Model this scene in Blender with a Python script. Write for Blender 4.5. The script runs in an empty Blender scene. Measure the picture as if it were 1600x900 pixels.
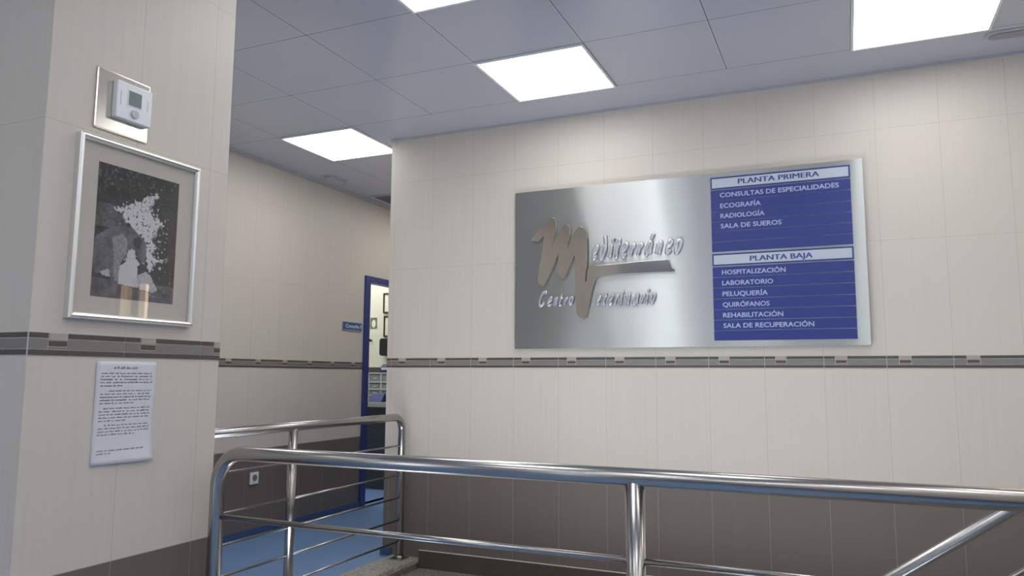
import bpy, bmesh, math, random
from mathutils import Vector, Matrix, noise

scene = bpy.context.scene
col = scene.collection
random.seed(7)

# ------------------------------------------------------------------ camera, world, exposure
EYE = 1.17
cam_d = bpy.data.cameras.new('camera')
cam_d.sensor_width = 36.0
cam_d.lens = 1177.78 / 1600 * 36.0
cam_d.clip_start = 0.02
cam = bpy.data.objects.new('camera', cam_d)
col.objects.link(cam)
_f = Vector((-0.40121921, 0.90870099, 0.11526343))
_r = Vector((0.91503562, 0.40333758, 0.00534954))
_u = Vector((0.04162894, -0.10761648, 0.99332055))
M3 = Matrix((_r, _u, -_f)).transposed()
cam.matrix_world = Matrix.Translation((0, 0, EYE)) @ M3.to_4x4()
scene.camera = cam

world = bpy.data.worlds.new('daylight')
scene.world = world
world.use_nodes = True
bg = world.node_tree.nodes['Background']
bg.inputs['Color'].default_value = (0.86, 0.93, 1.0, 1)
bg.inputs['Strength'].default_value = 8.0
vs = scene.view_settings
vs.view_transform = 'Standard'
vs.look = 'None'
vs.gamma = 1.0
vs.use_curve_mapping = False
vs.exposure = 0.0
LED = 6.9            # strength of every lit ceiling panel

# ------------------------------------------------------------------ room constants (metres)
CEIL = 2.794
WY = 4.33            # face of the wall with the sign
WX = -2.83           # its left corner
CX = -4.026          # face of the corridor wall
PX, PY0, PY1 = -2.0115, 1.3326, 2.0142   # pillar
U = 0.2987           # tile width
UM = -2.7947         # tile joint on sign wall
UC = 4.3338          # tile joint on corridor wall
BB, BT = 1.219, 1.280    # band of narrow tiles
GREY = 0.619         # top of grey tiles
LC0, LR1 = -2.915, 3.9716   # ceiling grid origin
ROOM = dict(x0=CX, x1=2.6, y0=-3.5, y1=WY)

# ------------------------------------------------------------------ helpers
def tag(o, label=None, cat=None, group=None, kind=None):
    if label: o['label'] = label
    if cat: o['category'] = cat
    if group: o['group'] = group
    if kind: o['kind'] = kind
    return o

def thing(name, label, cat, loc=(0, 0, 0), group=None, rotz=0):
    o = bpy.data.objects.new(name, None)
    o.empty_display_size = 0.1
    col.objects.link(o)
    o.location = loc
    o.rotation_euler = (0, 0, rotz)
    return tag(o, label, cat, group)

class MB:
    """collects geometry in world metres (or local to a parent) for one mesh object"""
    def __init__(self):
        self.v = []; self.f = []; self.m = []; self.s = []
    def quad(self, *idx, mi=0, smooth=False):
        self.f.append(tuple(idx)); self.m.append(mi); self.s.append(smooth)
    def box(self, x0, x1, y0, y1, z0, z1, mi=0):
        if x0 > x1: x0, x1 = x1, x0
        if y0 > y1: y0, y1 = y1, y0
        if z0 > z1: z0, z1 = z1, z0
        b = len(self.v)
        self.v += [(x0,y0,z0),(x1,y0,z0),(x1,y1,z0),(x0,y1,z0),(x0,y0,z1),(x1,y0,z1),(x1,y1,z1),(x0,y1,z1)]
        for q in ((0,3,2,1),(4,5,6,7),(0,1,5,4),(1,2,6,5),(2,3,7,6),(3,0,4,7)):
            self.quad(*[b+i for i in q], mi=mi)
        return self
    def prism(self, pts, fn, d0, d1, mi=0):
        """closed outline pts (a,b); fn(a,b,d)->xyz; extruded d0..d1"""
        n = len(pts); b = len(self.v)
        self.v += [fn(p[0], p[1], d0) for p in pts] + [fn(p[0], p[1], d1) for p in pts]
        self.quad(*range(b, b+n), mi=mi)
        self.quad(*range(b+2*n-1, b+n-1, -1), mi=mi)
        for i in range(n):
            j = (i+1) % n
            self.quad(b+i, b+n+i, b+n+j, b+j, mi=mi)
        return self
    def tube(self, path, r, n=20, mi=0, caps=True):
        pts = [Vector(p) for p in path]
        m = len(pts); tang = []
        for i in range(m):
            a = pts[max(i-1, 0)]; c = pts[min(i+1, m-1)]
            tang.append((c-a).normalized())
        t0 = tang[0]
        ref = Vector((0,0,1)) if abs(t0.z) < .9 else Vector((1,0,0))
        nrm = (ref - t0*ref.dot(t0)).normalized()
        b = len(self.v)
        for i in range(m):
            t = tang[i]
            nrm = (nrm - t*nrm.dot(t)).normalized()
            bi = t.cross(nrm)
            for k in range(n):
                a = 2*math.pi*k/n
                self.v.append(tuple(pts[i] + nrm*(r*math.cos(a)) + bi*(r*math.sin(a))))
        for i in range(m-1):
            for k in range(n):
                k2 = (k+1) % n
                self.quad(b+i*n+k, b+i*n+k2, b+(i+1)*n+k2, b+(i+1)*n+k, mi=mi, smooth=True)
        if caps:
            self.quad(*range(b+n-1, b-1, -1), mi=mi)
            self.quad(*range(b+(m-1)*n, b+m*n), mi=mi)
        return self
    def build(self, name, mats, parent=None, bevel=0, seg=2):
        me = bpy.data.meshes.new(name)
        me.from_pydata(self.v, [], self.f)
        if not isinstance(mats, (list, tuple)): mats = [mats]
        for m in mats: me.materials.append(m)
        me.polygons.foreach_set('material_index', self.m)
        me.polygons.foreach_set('use_smooth', self.s)
        bm = bmesh.new(); bm.from_mesh(me)
        bmesh.ops.recalc_face_normals(bm, faces=bm.faces)
        bm.to_mesh(me); bm.free()
        o = bpy.data.objects.new(name, me)
        col.objects.link(o)
        if parent:
            o.parent = parent
            if parent.type == 'EMPTY' or True:
                pass
        if bevel:
            md = o.modifiers.new('edge', 'BEVEL')
            md.width = bevel; md.segments = seg; md.limit_method = 'ANGLE'; md.angle_limit = math.radians(40)
        return o

def loc_mb(mb, org, rotz=0):
    """shift world coordinates of a builder into the frame of a thing at org"""
    o = Vector(org)
    mb.v = [tuple(Vector(p) - o) for p in mb.v]
    return mb

def struct(name, mb, mats, bevel=0, label=None):
    o = mb.build(name, mats, None, bevel)
    o['kind'] = 'structure'
    if label: o['label'] = label
    return o

def arc_path(p0, pc, p1, rad, n=10):
    """p0 -> corner pc -> p1 with the corner rounded to radius rad (right angle)"""
    a = Vector(p0); c = Vector(pc); b = Vector(p1)
    da = (a-c).normalized(); db = (b-c).normalized()
    ctr = c + (da+db)*rad
    out = [tuple(a)]
    for i in range(n+1):
        t = (math.pi/2)*i/n
        out.append(tuple(ctr - db*rad*math.cos(t) - da*rad*math.sin(t)))
    out.append(tuple(b))
    return out

# ------------------------------------------------------------------ materials
def new_mat(name):
    m = bpy.data.materials.new(name); m.use_nodes = True
    nt = m.node_tree
    return m, nt, nt.nodes['Principled BSDF']

def lin(r, g, b):
    f = lambda c: (c/255/12.92) if c/255 <= .04045 else ((c/255+.055)/1.055)**2.4
    return (f(r), f(g), f(b), 1)

def plain(name, c, rough=.5, metal=0, spec=.5, noise_amt=.05, noise_scale=30, bump=0, coat=0):
    m, nt, p = new_mat(name)
    tc = nt.nodes.new('ShaderNodeTexCoord')
    nz = nt.nodes.new('ShaderNodeTexNoise'); nz.inputs['Scale'].default_value = noise_scale
    nt.links.new(tc.outputs['Object'], nz.inputs['Vector'])
    mx = nt.nodes.new('ShaderNodeMix'); mx.data_type = 'RGBA'
    mx.inputs[6].default_value = tuple(x*(1-noise_amt) for x in c[:3]) + (1,)
    mx.inputs[7].default_value = tuple(min(1, x*(1+noise_amt)) for x in c[:3]) + (1,)
    nt.links.new(nz.outputs['Fac'], mx.inputs[0])
    nt.links.new(mx.outputs[2], p.inputs['Base Color'])
    p.inputs['Roughness'].default_value = rough
    p.inputs['Metallic'].default_value = metal
    p.inputs['Specular IOR Level'].default_value = spec
    p.inputs['Coat Weight'].default_value = coat
    if bump:
        bp = nt.nodes.new('ShaderNodeBump'); bp.inputs['Strength'].default_value = bump
        bp.inputs['Distance'].default_value = .002
        nt.links.new(nz.outputs['Fac'], bp.inputs['Height'])
        nt.links.new(bp.outputs[0], p.inputs['Normal'])
    return m

class N:
    """tiny node-maths helper"""
    def __init__(self, nt): self.nt = nt
    def val(self, s, sock):
        if isinstance(s, (int, float)): sock.default_value = s
        else: self.nt.links.new(s, sock)
    def m(self, op, a, b=0.0, c=None):
        n = self.nt.nodes.new('ShaderNodeMath'); n.operation = op
        self.val(a, n.inputs[0]); self.val(b, n.inputs[1])
        if c is not None: self.val(c, n.inputs[2])
        return n.outputs[0]
    def mix(self, f, a, b):
        n = self.nt.nodes.new('ShaderNodeMix'); n.data_type = 'RGBA'
        self.val(f, n.inputs[0])
        for s, i in ((a, 6), (b, 7)):
            if isinstance(s, tuple): n.inputs[i].default_value = s
            else: self.nt.links.new(s, n.inputs[i])
        return n.outputs[2]
    def joint(self, u, step, half):
        """1 on the joint lines of a grid of pitch step"""
        fr = self.m('FRACT', self.m('DIVIDE', u, step))
        d = self.m('MINIMUM', fr, self.m('SUBTRACT', 1.0, fr))
        return self.m('LESS_THAN', d, half/step)

CREAM = lin(207, 199, 188)
GREYT = lin(110, 102, 96)

def tile_mat(name, axis, u0):
    m, nt, p = new_mat(name); n = N(nt)
    geo = nt.nodes.new('ShaderNodeNewGeometry')
    sp = nt.nodes.new('ShaderNodeSeparateXYZ'); nt.links.new(geo.outputs['Position'], sp.inputs[0])
    u = n.m('SUBTRACT', sp.outputs[axis], u0 - 60*U)
    z = sp.outputs['Z']
    ju = n.joint(u, U, .0013)
    zz = n.m('ADD', n.m('SUBTRACT', z, n.m('MULTIPLY', n.m('GREATER_THAN', z, 1.25), BT-BB)), 6.0 - BB)
    jz = n.joint(zz, .6, .0013)
    j = n.m('MAXIMUM', ju, jz)
    grey = n.m('LESS_THAN', z, GREY)
    cb = nt.nodes.new('ShaderNodeCombineXYZ')
    nt.links.new(n.m('MULTIPLY', u, 70.0), cb.inputs[0]); nt.links.new(n.m('MULTIPLY', z, 1.6), cb.inputs[1])
    nz = nt.nodes.new('ShaderNodeTexNoise'); nz.inputs['Scale'].default_value = 1; nz.inputs['Detail'].default_value = 3
    nt.links.new(cb.outputs[0], nz.inputs['Vector'])
    ci = nt.nodes.new('ShaderNodeCombineXYZ')
    nt.links.new(n.m('FLOOR', n.m('DIVIDE', u, U)), ci.inputs[0]); nt.links.new(n.m('FLOOR', n.m('DIVIDE', zz, .6)), ci.inputs[1])
    wn = nt.nodes.new('ShaderNodeTexWhiteNoise'); wn.noise_dimensions = '2D'; nt.links.new(ci.outputs[0], wn.inputs['Vector'])
    t = n.m('ADD', n.m('MULTIPLY', n.m('SUBTRACT', nz.outputs['Fac'], .5), .9), n.m('MULTIPLY', wn.outputs['Value'], .15))
    cream = n.mix(t, tuple(c*1.02 for c in CREAM[:3])+(1,), tuple(c*.91 for c in CREAM[:3])+(1,))
    gr = n.mix(t, tuple(c*1.05 for c in GREYT[:3])+(1,), tuple(c*.9 for c in GREYT[:3])+(1,))
    cj = n.mix(j, cream, lin(191, 183, 172))
    gj = n.mix(j, gr, lin(140, 135, 130))
    nt.links.new(n.mix(grey, cj, gj), p.inputs['Base Color'])
    p.inputs['Roughness'].default_value = .42
    p.inputs['Specular IOR Level'].default_value = .3
    bp = nt.nodes.new('ShaderNodeBump'); bp.inputs['Strength'].default_value = .06; bp.inputs['Distance'].default_value = .001
    nt.links.new(n.m('SUBTRACT', n.m('MULTIPLY', nz.outputs['Fac'], .08), j), bp.inputs['Height'])
    nt.links.new(bp.outputs[0], p.inputs['Normal'])
    return m

def ceiling_mat():
    m, nt, p = new_mat('ceiling_tiles'); n = N(nt)
    geo = nt.nodes.new('ShaderNodeNewGeometry')
    sp = nt.nodes.new('ShaderNodeSeparateXYZ'); nt.links.new(geo.outputs['Position'], sp.inputs[0])
    x = n.m('SUBTRACT', sp.outputs['X'], LC0 - 24.0)
    y = n.m('SUBTRACT', sp.outputs['Y'], LR1 - 24.0)
    inx = n.m('MAXIMUM', n.m('LESS_THAN', sp.outputs['Y'], LR1 + .003), n.m('LESS_THAN', sp.outputs['X'], WX))
    iny = n.m('LESS_THAN', sp.outputs['Y'], LR1 + .01)
    def both(h):
        return n.m('MAXIMUM', n.m('MULTIPLY', n.joint(x, .6, h), inx), n.m('MULTIPLY', n.joint(y, .6, h), iny))
    wide, thin = both(.008), both(.0022)
    nz = nt.nodes.new('ShaderNodeTexNoise'); nz.inputs['Scale'].default_value = 1.3
    nt.links.new(geo.outputs['Position'], nz.inputs['Vector'])
    base = n.mix(nz.outputs['Fac'], lin(184, 185, 196), lin(194, 195, 206))
    c1 = n.mix(wide, base, lin(198, 199, 208))
    c2 = n.mix(thin, c1, lin(104, 104, 112))
    nt.links.new(c2, p.inputs['Base Color'])
    p.inputs['Roughness'].default_value = .2
    p.inputs['Specular IOR Level'].default_value = .6
    bp = nt.nodes.new('ShaderNodeBump'); bp.inputs['Strength'].default_value = .4; bp.inputs['Distance'].default_value = .002
    nt.links.new(n.m('SUBTRACT', 1.0, n.m('ADD', n.m('MULTIPLY', wide, .4), n.m('MULTIPLY', thin, .6))), bp.inputs['Height'])
    nt.links.new(bp.outputs[0], p.inputs['Normal'])
    return m

def granite_mat(name, a, b, c, rough=.3, scale=160):
    m, nt, p = new_mat(name); n = N(nt)
    geo = nt.nodes.new('ShaderNodeNewGeometry')
    v = nt.nodes.new('ShaderNodeTexVoronoi'); v.inputs['Scale'].default_value = scale
    nt.links.new(geo.outputs['Position'], v.inputs['Vector'])
    s = nt.nodes.new('ShaderNodeSeparateColor'); nt.links.new(v.outputs['Color'], s.inputs[0])
    c1 = n.mix(n.m('GREATER_THAN', s.outputs[0], .55), a, b)
    c2 = n.mix(n.m('GREATER_THAN', s.outputs[1], .82), c1, c)
    nt.links.new(c2, p.inputs['Base Color']); p.inputs['Roughness'].default_value = rough
    return m

def steel_mat(name, c, rough, aniso=0.0, tangent=(1, 0, 0), fine=True):
    m, nt, p = new_mat(name); n = N(nt)
    p.inputs['Metallic'].default_value = 1.0
    geo = nt.nodes.new('ShaderNodeNewGeometry')
    mp = nt.nodes.new('ShaderNodeMapping')
    mp.inputs['Scale'].default_value = (3, 3, 600) if fine else (40, 40, 40)
    nt.links.new(geo.outputs['Position'], mp.inputs['Vector'])
    nz = nt.nodes.new('ShaderNodeTexNoise'); nz.inputs['Scale'].default_value = 1.0
    nt.links.new(mp.outputs[0], nz.inputs['Vector'])
    nt.links.new(n.mix(nz.outputs['Fac'], tuple(x*(.9 if fine else .985) for x in c[:3])+(1,), tuple(min(1, x*(1.08 if fine else 1.01)) for x in c[:3])+(1,)), p.inputs['Base Color'])
    nt.links.new(n.m('ADD', n.m('MULTIPLY', nz.outputs['Fac'], .06), rough-.03), p.inputs['Roughness'])
    if aniso:      # brushed sheet: long streaks across the brushing
        gl = nt.nodes.new('ShaderNodeBsdfAnisotropic'); gl.distribution = 'GGX'
        gl.inputs['Roughness'].default_value = rough
        gl.inputs['Anisotropy'].default_value = aniso
        cv = nt.nodes.new('ShaderNodeCombineXYZ')
        for i in range(3): cv.inputs[i].default_value = tangent[i]
        nt.links.new(cv.outputs[0], gl.inputs['Tangent'])
        nt.links.new(p.inputs['Base Color'].links[0].from_socket, gl.inputs['Color'])
        g2 = nt.nodes.new('ShaderNodeBsdfAnisotropic'); g2.inputs['Roughness'].default_value = .65
        nt.links.new(p.inputs['Base Color'].links[0].from_socket, g2.inputs['Color'])
        ms_ = nt.nodes.new('ShaderNodeMixShader'); ms_.inputs[0].default_value = .25
        nt.links.new(gl.outputs[0], ms_.inputs[1]); nt.links.new(g2.outputs[0], ms_.inputs[2])
        nt.links.new(ms_.outputs[0], nt.nodes['Material Output'].inputs[0])
    return m

def emit_mat(name, c, s):
    m, nt, p = new_mat(name)
    p.inputs['Base Color'].default_value = c
    p.inputs['Emission Color'].default_value = c
    p.inputs['Emission Strength'].default_value = s
    p.inputs['Roughness'].default_value = .5
    return m

def glass_mat(name, tint=(1, 1, 1, 1), refl=1.0):
    m = bpy.data.materials.new(name); m.use_nodes = True
    nt = m.node_tree; nt.nodes.clear()
    out = nt.nodes.new('ShaderNodeOutputMaterial')
    tr = nt.nodes.new('ShaderNodeBsdfTransparent'); tr.inputs[0].default_value = tint
    gl = nt.nodes.new('ShaderNodeBsdfGlossy'); gl.inputs['Roughness'].default_value = .01
    fr = nt.nodes.new('ShaderNodeFresnel'); fr.inputs['IOR'].default_value = 1.5
    mx = nt.nodes.new('ShaderNodeMixShader')
    ml = nt.nodes.new('ShaderNodeMath'); ml.operation = 'MULTIPLY'; ml.inputs[1].default_value = refl
    ge = nt.nodes.new('ShaderNodeNewGeometry')
    bf = nt.nodes.new('ShaderNodeMath'); bf.operation = 'SUBTRACT'; bf.inputs[0].default_value = 1.0
    nt.links.new(ge.outputs['Backfacing'], bf.inputs[1])
    mb_ = nt.nodes.new('ShaderNodeMath'); mb_.operation = 'MULTIPLY'
    nt.links.new(fr.outputs[0], mb_.inputs[0]); nt.links.new(bf.outputs[0], mb_.inputs[1])
    nt.links.new(mb_.outputs[0], ml.inputs[0])
    nt.links.new(ml.outputs[0], mx.inputs[0])
    nt.links.new(tr.outputs[0], mx.inputs[1]); nt.links.new(gl.outputs[0], mx.inputs[2])
    nt.links.new(mx.outputs[0], out.inputs[0])
    return m

M_wallX = tile_mat('tile_sign_wall', 'X', UM)
M_wallC = tile_mat('tile_corridor_wall', 'Y', UC)
M_pilX = tile_mat('tile_pillar_side', 'Y', PY0)
M_pilY = tile_mat('tile_pillar_front', 'X', PX)
M_ceil = ceiling_mat()
M_white = plain('white_enamel', lin(225, 225, 225), .35, noise_amt=.02)
M_ceiltrim = plain('ceiling_trim', lin(182, 182, 188), .35, noise_amt=.03)
M_blue = plain('blue_vinyl', lin(118, 152, 196), .32, noise_amt=.05, noise_scale=4, coat=.15)
M_skirt = plain('blue_skirting', lin(62, 84, 124), .45, noise_amt=.05)
M_granite = granite_mat('granite_coping', lin(188, 184, 172), lin(160, 156, 146), lin(104, 98, 90))
M_terrazzo = granite_mat('granite_floor', lin(150, 144, 136), lin(124, 118, 111), lin(78, 74, 70), .4, 130)
M_riser = granite_mat('granite_riser', lin(176, 160, 148), lin(158, 142, 130), lin(130, 116, 106))
M_base = plain('dark_skirting_tile', lin(84, 78, 70), .4, noise_amt=.08, noise_scale=12)
M_groutlight = plain('light_grout', lin(204, 200, 194), .8)
M_bdark = plain('band_dark_tile', lin(84, 78, 76), .35, noise_amt=.15, noise_scale=60)
M_bmid = plain('band_grey_tile', lin(128, 125, 121), .35, noise_amt=.1, noise_scale=60)
M_bdeco = plain('band_beige_tile', lin(172, 164, 154), .35, noise_amt=.06, noise_scale=60)
M_rail = steel_mat('satin_stainless_tube', (.41, .40, .385, 1), .24, fine=False)
M_plate = steel_mat('brushed_stainless_plate', (.55, .56, .545, 1), .36, .84, (1, 0, 0))
M_logo = steel_mat('brushed_logo_steel', (.60, .58, .56, 1), .12, fine=False)
M_letter = steel_mat('polished_letter_steel', (.64, .66, .71, 1), .3, fine=False)
M_nickel = steel_mat('brushed_nickel', (.74, .70, .63, 1), .2, fine=False)
M_alu = steel_mat('satin_aluminium', (.82, .82, .81, 1), .38, fine=False)
M_signblue = plain('sign_blue', lin(42, 56, 126), .35, noise_amt=.04)
M_signsilver = plain('sign_silver', lin(182, 190, 202), .4, noise_amt=.02)
M_signtext = plain('sign_pale_lettering', lin(172, 182, 214), .5, noise_amt=.02)
M_signdark = plain('sign_blue_lettering', lin(46, 58, 130), .5, noise_amt=.02)
M_doorblue = plain('door_blue_paint', lin(44, 58, 120), .35, noise_amt=.04)
M_roomwall = plain('consulting_room_cream', lin(226, 226, 206), .5, noise_amt=.03)
M_led = emit_mat('led_diffuser', (1, 1, 1, 1), LED)
M_plastic = plain('white_plastic', lin(234, 236, 238), .4, noise_amt=.02)
M_black = plain('black_plastic', lin(32, 32, 34), .4)
M_darkcab = plain('dark_cabinet', lin(52, 58, 66), .45)
M_counter = plain('grey_counter', lin(168, 170, 162), .4)
M_glass = glass_mat('picture_glass', refl=2.0)
M_pane = glass_mat('window_glass')
M_panewarm = glass_mat('warm_light_glass', (1, .84, .66, 1))  # tint puts the warm colour of the daylight into the pane
M_paper = plain('white_paper', lin(216, 216, 221), .75, noise_amt=.02)
M_ink = plain('grey_ink', lin(120, 120, 132), .8)
M_inkbold = plain('dark_ink', lin(82, 82, 94), .8)
M_mat = plain('cream_card', lin(196, 191, 180), .8, noise_amt=.02)

# ------------------------------------------------------------------ setting
X1, Y0 = 2.6, -3.5
YB = 2.06            # edge of the blue floor above the stairwell
COPX0, COPX1 = -2.76, -2.55
struct('floor', MB().box(CX-.1, X1, Y0, YB, -.14, 0).box(CX-.1, COPX0, YB, 9.0, -.14, 0)
       .box(COPX0, WX+.1, WY+.1, 9.0, -.14, 0), M_blue, label='light blue vinyl floor')
struct('floor_landing', MB().box(COPX1, 0.75, 3.08, WY, -2.1, -.052).box(.75, X1, YB, WY, -2.1, -.052), M_terrazzo, label='speckled granite floor below the sign wall')
st = MB()
for i in range(1, 12):
    st.box(.75-.25*i, .75-.25*(i-1), YB+.02, 3.06, -2.1, -.052-.178*i)
struct('stairs', st, M_terrazzo, bevel=.004)
struct('trim_coping', MB().box(COPX0, COPX1, YB, WY, -.022, .010), M_granite, bevel=.004, label='granite coping along the edge of the raised blue floor')
struct('trim_riser', MB().box(COPX0+.02, COPX1-.02, YB, WY, -2.1, -.022), M_riser)
# ceiling
struct('ceiling', MB().box(CX-.1, X1+.1, Y0-.1, 9.1, CEIL, CEIL+.1), M_ceil, label='grey metal tile ceiling')
# walls
W2 = (1.11, 1.55, .80, 1.95)      # daylit window in the sign wall, right of the picture
struct('wall_back', MB().box(WX, W2[0], WY, WY+.22, -2.1, CEIL).box(W2[1], X1+.2, WY, WY+.22, -2.1, CEIL).box(W2[0], W2[1], WY, WY+.22, -2.1, W2[2]).box(W2[0], W2[1], WY, WY+.22, W2[3], CEIL), M_wallX, label='cream tiled wall carrying the steel sign')
DY0, DY1, DZ = 5.835, 6.66, 2.022
struct('wall_left', MB().box(CX-.07, CX, Y0, DY0, -.14, CEIL).box(CX-.07, CX, DY1, 9, -.14, CEIL).box(CX-.07, CX, DY0, DY1, DZ+.002, CEIL), M_wallC, label='cream and grey tiled corridor wall')
struct('wall_corridor_right', MB().box(WX, WX+.2, WY+.22, 9, -.14, CEIL), M_wallC)
struct('wall_corridor_end', MB().box(CX, WX, 9, 9.15, -.14, CEIL), M_wallX)
pil = MB()
pil.box(-2.80, PX, PY0, PY1, -.0, CEIL)
pil.m = [1 if i in (2, 4) else 0 for i in range(6)]
struct('wall_pillar', pil, [M_pilX, M_pilY], bevel=.002, label='tiled pillar with framed photo and thermostat')
# wall behind the camera, with two unseen glazed openings added for daylight and sign reflections
W1 = (-2.95, -2.4, .1, 2.2); W1b = (.15, .4, .1, 2.2)
fb = MB()
fb.box(CX-.14, W1[0], Y0-.15, Y0, -.14, CEIL).box(W1[1], W1b[0], Y0-.15, Y0, -.14, CEIL).box(W1b[1], X1+.2, Y0-.15, Y0, -.14, CEIL)
for w in (W1, W1b):
    fb.box(w[0], w[1], Y0-.15, Y0, -.14, w[2]).box(w[0], w[1], Y0-.15, Y0, w[3], CEIL)
struct('wall_front', fb, M_wallX)
struct('wall_right', MB().box(X1, X1+.15, Y0, WY, -2.1, CEIL), M_wallC)
def window_x(name, w, y, pane, mull=False):
    f = MB()
    a, b, z0, z1 = w
    f.box(a, a+.05, y-.06, y, z0, z1).box(b-.05, b, y-.06, y, z0, z1).box(a+.05, b-.05, y-.06, y, z0, z0+.05).box(a+.05, b-.05, y-.06, y, z1-.05, z1)
    c = (a+b)/2
    if mull: f.box(c-.043, c+.043, y-.06, y, z0+.05, z1-.05)
    o = struct(name, f, M_alu)
    for p, q in (((a+.05, c-.043), (c+.043, b-.05)) if mull else ((a+.05, b-.05),)):
        MB().box(p, q, y-.035, y-.03, z0+.05, z1-.05).build('pane', pane, o)
window_x('unseen_window_1', W1, Y0-.05, M_pane)
window_x('unseen_window_2', W1b, Y0-.05, M_pane)
window_x('window_3', W2, WY+.12, M_panewarm, True)

# ceiling edge trims
struct('trim_1', MB().box(WX, X1, WY-.014, WY, CEIL-.012, CEIL), M_ceiltrim)
struct('trim_2', MB().box(CX, CX+.02, Y0, 9, CEIL-.02, CEIL).box(CX+.02, CX+.035, Y0, 9, CEIL-.01, CEIL), M_ceiltrim)

# bands of narrow tiles
def band(name, fn, a0, a1, j0, sgn=1, extra=()):
    """fn(a, d, z)->xyz with d = distance out of the wall; joints at j0 + k*U"""
    mb = MB()
    def bx(a, b, z0, z1, d, mi):
        a = max(a, a0); b = min(b, a1)
        if b - a < .002: return
        p = fn(a, -.002, z0); q = fn(b, d, z1)
        mb.box(p[0], q[0], p[1], q[1], p[2], q[2], mi)
    bx(a0, a1, BB-.0015, BT+.0015, .0012, 0)
    g = .0014
    k0 = math.floor((a0-j0)/U) - 1
    k1 = math.ceil((a1-j0)/U) + 1
    zt = BT-.0155; zm = BB+.0155
    for k in range(k0, k1):
        a = j0+k*U; b = a+U
        bx(a+g, b-g, BB, zm-g, .003, 1)
        d0, d1 = a+.19*U, a+.375*U
        bx(a+g, d0-g, zt+g, BT, .003, 1)
        bx(d1+g, b-g, zt+g, BT, .003, 1)
        bx(a+g, d0-g, zm+g, zt-g, .003, 2)
        bx(d1+g, b-g, zm+g, zt-g, .003, 2)
        bx(d0+g, d1-g, zm+g, BT-.0375-g, .003, 2)
        bx(d0+g, d1-g, BT-.0375+g, BT-.020-g, .003, 1)
        bx(d0+g, d1-g, BT-.020+g, BT, .003, 3)
    return struct(name, mb, [M_groutlight, M_bdark, M_bmid, M_bdeco], label='band of narrow grey decorative tiles')
band('trim_3', lambda a, d, z: (a, WY-d, z), WX, X1, UM)
band('trim_4', lambda a, d, z: (CX+d, a, z), -2.0, 5.755, UC)
band('trim_5', lambda a, d, z: (PX+d, a, z), PY0, PY1, PY0)
band('trim_6', lambda a, d, z: (a, PY0-d, z), -2.80, PX, PX)
# skirtings
struct('baseboard_back', MB().box(COPX1, X1, WY-.012, WY, -.052, .056), M_base)
struct('baseboard_back_edge', MB().box(COPX1, X1, WY-.0135, WY, .056, .0595), M_groutlight)
struct('baseboard_left', MB().box(CX, CX+.012, Y0, 5.757, 0, .05), M_skirt, bevel=.004)
struct('baseboard_corner', MB().box(WX-.012, COPX0, WY-.012, WY, 0, .05).box(WX-.012, WX, WY, 9, 0, .05), M_skirt)

# ------------------------------------------------------------------ doorway to the consulting room
dw = MB()
dw.box(CX-.075, CX+.018, 5.757, DY0, 0, 2.08).box(CX-.075, CX+.018, DY1, DY1+.078, 0, 2.08).box(CX-.075, CX+.018, DY0, DY1, DZ, 2.08)
struct('door_1', dw, M_doorblue, bevel=.003, label='blue painted door frame of the consulting room')
RX0, RX1, RY0, RY1 = -7.2, CX-.07, 4.6, 7.2
struct('floor_consulting', MB().box(RX0, RX1+.04, RY0, RY1, -.14, 0), M_blue)
struct('ceiling_consulting', MB().box(RX0, RX1, RY0, RY1, 2.6, 2.7), M_white)
struct('wall_consulting_back', MB().box(RX0, RX1, RY1, RY1+.1, -.14, 2.7), M_roomwall)
struct('wall_consulting_left', MB().box(RX0-.1, RX0, RY0, RY1, -.14, 2.7), M_roomwall)
struct('wall_consulting_front', MB().box(RX0, RX1, RY0-.1, RY0, -.14, 2.7), M_roomwall)
struct('trim_7', MB().box(RX0, RX1, RY1-.006, RY1, 1.195, 1.253), M_bdark, label='dark band on consulting room wall')

# ------------------------------------------------------------------ ceiling lights
def ceiling_light(cx, cy, cz, label, group=None):
    t = thing('ceiling_light', label, 'ceiling light', (cx, cy, cz), group)
    h = .3; w = .014
    fr = MB().box(-h, h, -h, -h+w, -.012, 0).box(-h, h, h-w, h, -.012, 0).box(-h, -h+w, -h+w, h-w, -.012, 0).box(h-w, h, -h+w, h-w, -.012, 0)
    fr.build('light_frame', M_white, t, bevel=.002)
    MB().box(-h+w, h-w, -h+w, h-w, -.008, -.001).build('diffuser', M_led, t)
    return t
def cell(i, j): return (LC0 + .6*i + .3, LR1 - .6*(j-1) - .3)
G = 'square ceiling light panels'
for i, j, lb in [(2, 1, 'lit square ceiling panel above the left half of the sign, complete in view'),
                 (5, 1, 'largest lit square ceiling panel, at the top right corner'),
                 (2, 3, 'lit square ceiling panel cut by the top edge, left of centre'),
                 (-1, 0, 'lit square ceiling panel over the corridor mouth, partly behind the wall corner')]:
    x, y = cell(i, j); ceiling_light(x, y, CEIL, lb, G)
for i, j in [(5, 4), (5, 7), (5, 10), (8, 2), (8, 6), (8, 10), (8, 4), (8, 8), (6, 9), (3, 5), (3, 8), (4, 11), (-1, 3), (-1, 7), (-1, 10), (-1, -3), (-1, -6)]:  # unseen panels added to brighten the walls, pillar and corridor
    x, y = cell(i, j); ceiling_light(x, y, CEIL, 'unseen square ceiling panel added as fill light', 'unseen ceiling panels added as fill light')
for x, y in ((-6.2, 5.9), (-4.75, 5.9), (-5.5, 6.6), (-4.75, 6.75)):  # panels out of view, added to brighten the room beyond the door
    ceiling_light(x, y, 2.6, 'unseen square ceiling panel added to brighten the consulting room', 'unseen panels added to brighten the consulting room')

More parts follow.
